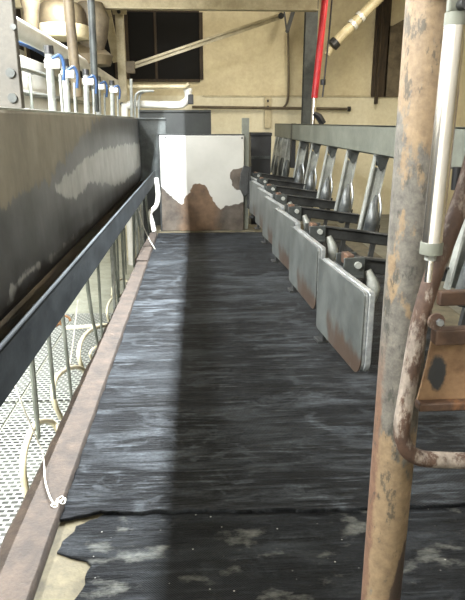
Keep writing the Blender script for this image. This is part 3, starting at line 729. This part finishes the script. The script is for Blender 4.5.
# near flat post with bolts
NP = thing('upright_post', 'pale grey upright post with two big bolts at the left edge', 'post', (at(10, 110, Y=3.0).x, 3.0, 0))
p = at(11, 100, Y=3.0)
b = NB(); bar(b, (p.x - .0, 3.0, 1.27), (p.x - .0, 3.0, 3.95), .11, .05); obj('bar', b, worn('pale_post', '#57544c', '#3f3d37', '#67645a', 6), NP, .004)
for (u, v) in ((11, 73), (13, 98), (14, 27)): b = NB(); z = at(u, v, Y=2.975); tube(b, [z, z + Vector((0, -.014, 0))], .021 if v > 50 else .013, 12); obj('bolt', b, M['galv_dark'], NP)
b = NB(); tube(b, [at(67, -20, Y=6.2), at(70, 20, Y=6.2), at(77.5, 97, Y=6.2)], .048, 10); tag(obj('hanging_pipe', b, M['hopper']), 'thicker cream pipe hanging down in front of the hopper', 'pipe')
b = NB(); tube(b, [at(90, -20, Y=6.3), at(92, 20, Y=6.3), at(96, 112, Y=6.3)], .034, 10); tag(obj('hanging_pipe', b, M['galv_dark']), 'thin grey pipe hanging down between the hopper and the frame post', 'pipe')
# hopper and cone
HP = thing('feed_hopper', 'dusty cream feed hopper under the ceiling beam at upper left', 'hopper', at(62, 40, Y=8.5))
zc = at(62, 22, Y=8.5); rr = .33
def lathe(bm, c, pr, seg=24):
    rings = [[bm.verts.new((c.x + r * math.cos(2 * PI * k / seg), c.y + r * math.sin(2 * PI * k / seg), c.z + z)) for k in range(seg)] for r, z in pr]
    for a, bq in zip(rings, rings[1:]):
        for k in range(seg):
            f = bm.faces.new((a[k], a[(k + 1) % seg], bq[(k + 1) % seg], bq[k])); f.smooth = True
    bm.faces.new(rings[0][::-1]); bm.faces.new(rings[-1])
b = NB(); lathe(b, zc, [(.30, -.06), (.31, .0), (.29, .12), (.25, .20), (.22, .22)]); obj('bowl', b, M['hopper'], HP)
b = NB(); lathe(b, zc, [(.33, -.2), (.35, -.17), (.34, -.05), (.31, -.04)]); obj('rim', b, M['cream_steel'], HP)
b = NB(); z = at(92, 30, Y=8.8); lathe(b, z, [(.10, -.35), (.2, -.1), (.24, .15), (.16, .33)]); obj('side_cone', b, M['bronze'], HP)
b = NB(); z = at(88, 56, Y=8.9); lathe(b, z, [(.3, -.12), (.34, .0), (.1, .2)]); obj('chute', b, M['hopper'], HP)
b = NB(); tube(b, [at(24, -70, Y=7.5), at(30, 0, Y=7.5), at(31, 12, Y=7.5), at(32, 40, Y=7.5)], [.11, .11, .085, .085], 12); tag(obj('drop_pipe', b, M['hopper']), 'short cream drop pipe left of the feed hopper', 'pipe')
b = NB(); tube(b, [at(80, 18, Y=9.5), at(108, 19, Y=9.5)], .03, 8); tag(obj('cross_pipe', b, M['cream_steel']), 'short horizontal cream pipe under the beam between hopper and strut', 'pipe')
# milk line
b = NB(); w = [at(-20, 8, X=-1.5), at(16, 28, X=-1.5), at(70, 57, X=-1.5), at(117, 85, X=-1.5)]
tube(b, [w[0], w[1], w[2], w[3]], .082, 18); mk = tag(obj('milk_pipe', b, M['white_gloss']), 'wide white milk pipe sloping away above the pit', 'pipe')
for hy in (4.1, 9.9):
    b = NB(); pz = w[1] + (w[3] - w[1]) * ((hy - w[1].y) / (w[3].y - w[1].y)); tube(b, [(-1.5, hy, pz.z + .06), (-1.5, hy, 3.96)], .012, 8); obj('hanger_rod', b, M['galv'], mk)
# milk meters standing over the pit
mets = [(49, 50, 54, 4.2), (65, 62, 68, 5.0), (86, 71, 87, 5.9), (98, 77, 99, 6.7), (112, 81, 113, 7.6)]
for i, (u, v, u2, yy) in enumerate(mets):
    T = thing('milk_meter', f'white milk meter tube with black cap above the splash guard, {ordn[i]} from the near end', 'milk meter', at(u2, 112, Y=yy), 'milk meters above the splash guard')
    top = at(u, v + 4, Y=yy); bot = at(u2, 128, Y=yy); bot.z = 1.272
    b = NB(); tube(b, [bot, top], .026, 12); tube(b, [bot + Vector((.065, 0, 0)), top + Vector((.06, 0, -.12))], .011, 10); obj('tube', b, M['galv'], T)
    b = NB(); tube(b, [top, top + Vector((0, 0, .05))], [.032, .030], 12); obj('cap', b, M['black'], T)
    b = NB(); tube(b, [top + Vector((.02, -.02, -.03)), top + Vector((.07, -.02, -.01)), top + Vector((.09, -.01, -.06)), top + Vector((.08, 0, -.16))], .011, 8, 5); obj('blue_hose', b, M['blue'], T)
    b = NB(); box(b, (top.x - .03, yy - .03, top.z - .09), (top.x + .07, yy + .03, top.z - .03)); obj('head', b, M['white_gloss'], T, .01)
# opposite side of the parlour: white sheet added as blown-out background, with rails
WC = thing('white_backing', 'long white sheet added as bright background across the pit, with pipe rails', 'cladding', (-2.06, 2.0, -.03))
b = NB(); box(b, (-2.09, 2.0, -.03), (-2.03, 12.3, 2.15)); obj('sheet', b, M['white_gloss'], WC, .01)
for z in (1.5, 1.72, 1.98):
    b = NB(); tube(b, [(-1.95, 2.0, z), (-1.95, 12.3, z)], .03, 8); rl = obj('rail', b, M['galv'], WC)
    for y in (2.3, 5, 6.6, 8, 9.5, 11): b = NB(); tube(b, [(-1.95, y, z), (-2.035, y, z)], .02, 6); obj('rail_bracket', b, M['galv_dark'], rl)
for y in (4.4, 5.3, 6.2, 7.1, 8.0, 8.9, 9.8):
    b = NB(); box(b, (-2.03, y, 1.2), (-1.88, y + .12, 1.42)); obj('meter_box', b, M['galv'], WC, .015)
    b = NB(); tube(b, [(-1.93, y + .3, 1.1), (-1.9, y + .3, 1.6), (-1.93, y + .42, 1.9)], .018, 8, 4); obj('riser_hose', b, M['hose'], WC)
b = NB(); tube(b, [at(12, 40, X=-2.1), at(40, 52, X=-2.1), at(70, 72, X=-2.1), at(100, 92, X=-2.1)], .025, 8, 4); tag(obj('blue_hose', b, M['blue']), 'blue hose running along under the wide white milk pipe', 'hose')
# white return pipes near the window
b = NB(); f0 = at(126, 104, Y=9.5); w = [Vector((f0.x - .03, 9.5, -.8)), Vector((f0.x - .03, 9.5, f0.z - .25)), f0 + Vector((.03, 0, -.03)), at(140, 104.2, Y=9.5), at(176, 105, Y=9.5), at(184, 103, Y=9.5), at(188, 98, Y=9.5), at(188, 91, Y=9.5)]; tube(b, w, .055, 14, 5); tube(b, [at(188, 92, Y=9.5), at(188, 88, Y=9.5)], .065, 14)
tag(obj('elbow_pipe', b, M['white_gloss']), 'thick white pipe with an elbow below the dark window', 'pipe')
b = NB(); w = [at(128, 87, Y=9.4), at(186, 86.5, Y=9.4), at(189, 84, Y=9.4)]; tube(b, w, .032, 12); tag(obj('straight_pipe', b, M['cream_steel']), 'thinner straight pale pipe just above the white elbow pipe', 'pipe')
for i, (u, vt, ub) in enumerate(((131, 79, 132), (136, 92, 135.5), (140, 92, 139.5))):
    b = NB()
    f0 = at(ub, 124, Y=9.2 + .05 * i); f0.z = -.8
    if i == 0: tube(b, [f0, at(ub, 124, Y=9.2), at(u, vt, Y=9.2)], .022, 8)
    else: tube(b, [f0, at(ub, 124, Y=9.2 + .05 * i), at(u - 1, 100, Y=9.2 + .05 * i), at(u + 3, 92, Y=9.2 + .05 * i), at(u + 14, 91, Y=9.2 + .05 * i)], .018, 8, 5)
    tag(obj('steel_tube', b, M['galv']), ('straight upright steel tube left of the white elbow pipe', 'first bent steel tube right of the upright tube', 'second bent steel tube, nearest the white elbow pipe')[i], 'tube')
b = NB(); q = at(190, 100, Y=9.4); box(b, (q.x - .03, 9.4, q.z - .06), (q.x + .05, 9.48, q.z + .08)); tag(obj('valve', b, M['black'], None, .01), 'small dark valve at the end of the white elbow pipe', 'valve')

# ------------------------------------------------------------------ light
def area(name, loc, rot, sx, sy, power, col, spread=180):
    l = bpy.data.lights.new(name, 'AREA'); l.shape = 'RECTANGLE'; l.size = sx; l.size_y = sy; l.energy = power; l.color = col; l.spread = math.radians(spread)
    o = bpy.data.objects.new(name, l); C.objects.link(o); o.location = loc; o.rotation_euler = rot; return o
# unseen tube lamp over the lane edge, side shades added to cut its light
LX = -.2
b = NB()

sl = lambda x1, z1: LX + (x1 - LX) * (2.9 - 2.66) / (2.9 - z1)      # where the shade edge must sit to end the light at x1, z1
xr, xl = sl(-.155, 0) + .003, sl(-.73, 0) - .003
bar(b, (LX + .03, 4.475, 2.95), (xr, 4.475, 2.66), .006, 4.95); bar(b, (LX - .09, 4.475, 2.95), (xl, 4.475, 2.66), .006, 4.95)
box(b, (LX - .095, 2.0, 2.94), (LX + .035, 6.95, 2.96))
for y in (2.3, 4.4, 6.6): box(b, (LX - .04, y, 2.96), (LX - .02, y + .02, 3.95))
tag(obj('unseen_strip_lamp', b, M['white_steel']), 'unseen strip lamp over the kerb side of the mat, side shades shaped to cut its light', 'lamp')
area('strip_light', (LX, 4.6, 2.9), (0, 0, 0), .008, 4.6, 1350, (.91, .96, 1))
# pit lamps
for y in (1.2, 3.6):
    area('pit_light', (-1.75, y, 2.55), (0, 0, 0), .2, 1.4, 190, (.95, .98, 1))
for y in (5.0, 7.2):
    area('pit_light', (-1.7, y, 3.0), (0, 0, 0), .2, 1.4, 200, (.95, .98, 1))
area('pit_fill', (-1.5, .3, 2.7), (math.radians(75), 0, math.radians(8)), 1.0, .4, 350, (1, .99, .95))  # added fill from the near end, brightens camera-facing sides over the pit
# warm lamps over the alley end and end wall, then added fills
area('alley_lamp_and_fill', (2.9, 9.0, 3.6), (math.radians(20), 0, 0), .3, 1.6, 110, (1, .92, .76))
area('end_light', (.4, 10.6, 3.7), (math.radians(25), 0, 0), 2.0, .3, 45, (1, .92, .76))
area('alley_lamp_and_fill', (3.2, 4.2, 3.4), (0, math.radians(62), 0), .4, 2.2, 95, (1, .96, .9))  # added fill from the right, brightens the splash guard face
area('entrance_fill', (1.0, -.4, 2.3), (math.radians(72), 0, 0), 1.2, .15, 22, (1, .96, .9))  # added frontal fill behind the camera for struts, post and gates
w = bpy.data.worlds.new('world'); bpy.context.scene.world = w; w.use_nodes = True
w.node_tree.nodes['Background'].inputs[0].default_value = (.8, .85, .9, 1); w.node_tree.nodes['Background'].inputs[1].default_value = .15
vs = bpy.context.scene.view_settings
vs.view_transform = 'Standard'; vs.look = 'None'; vs.gamma = 1; vs.exposure = 0; vs.use_curve_mapping = False
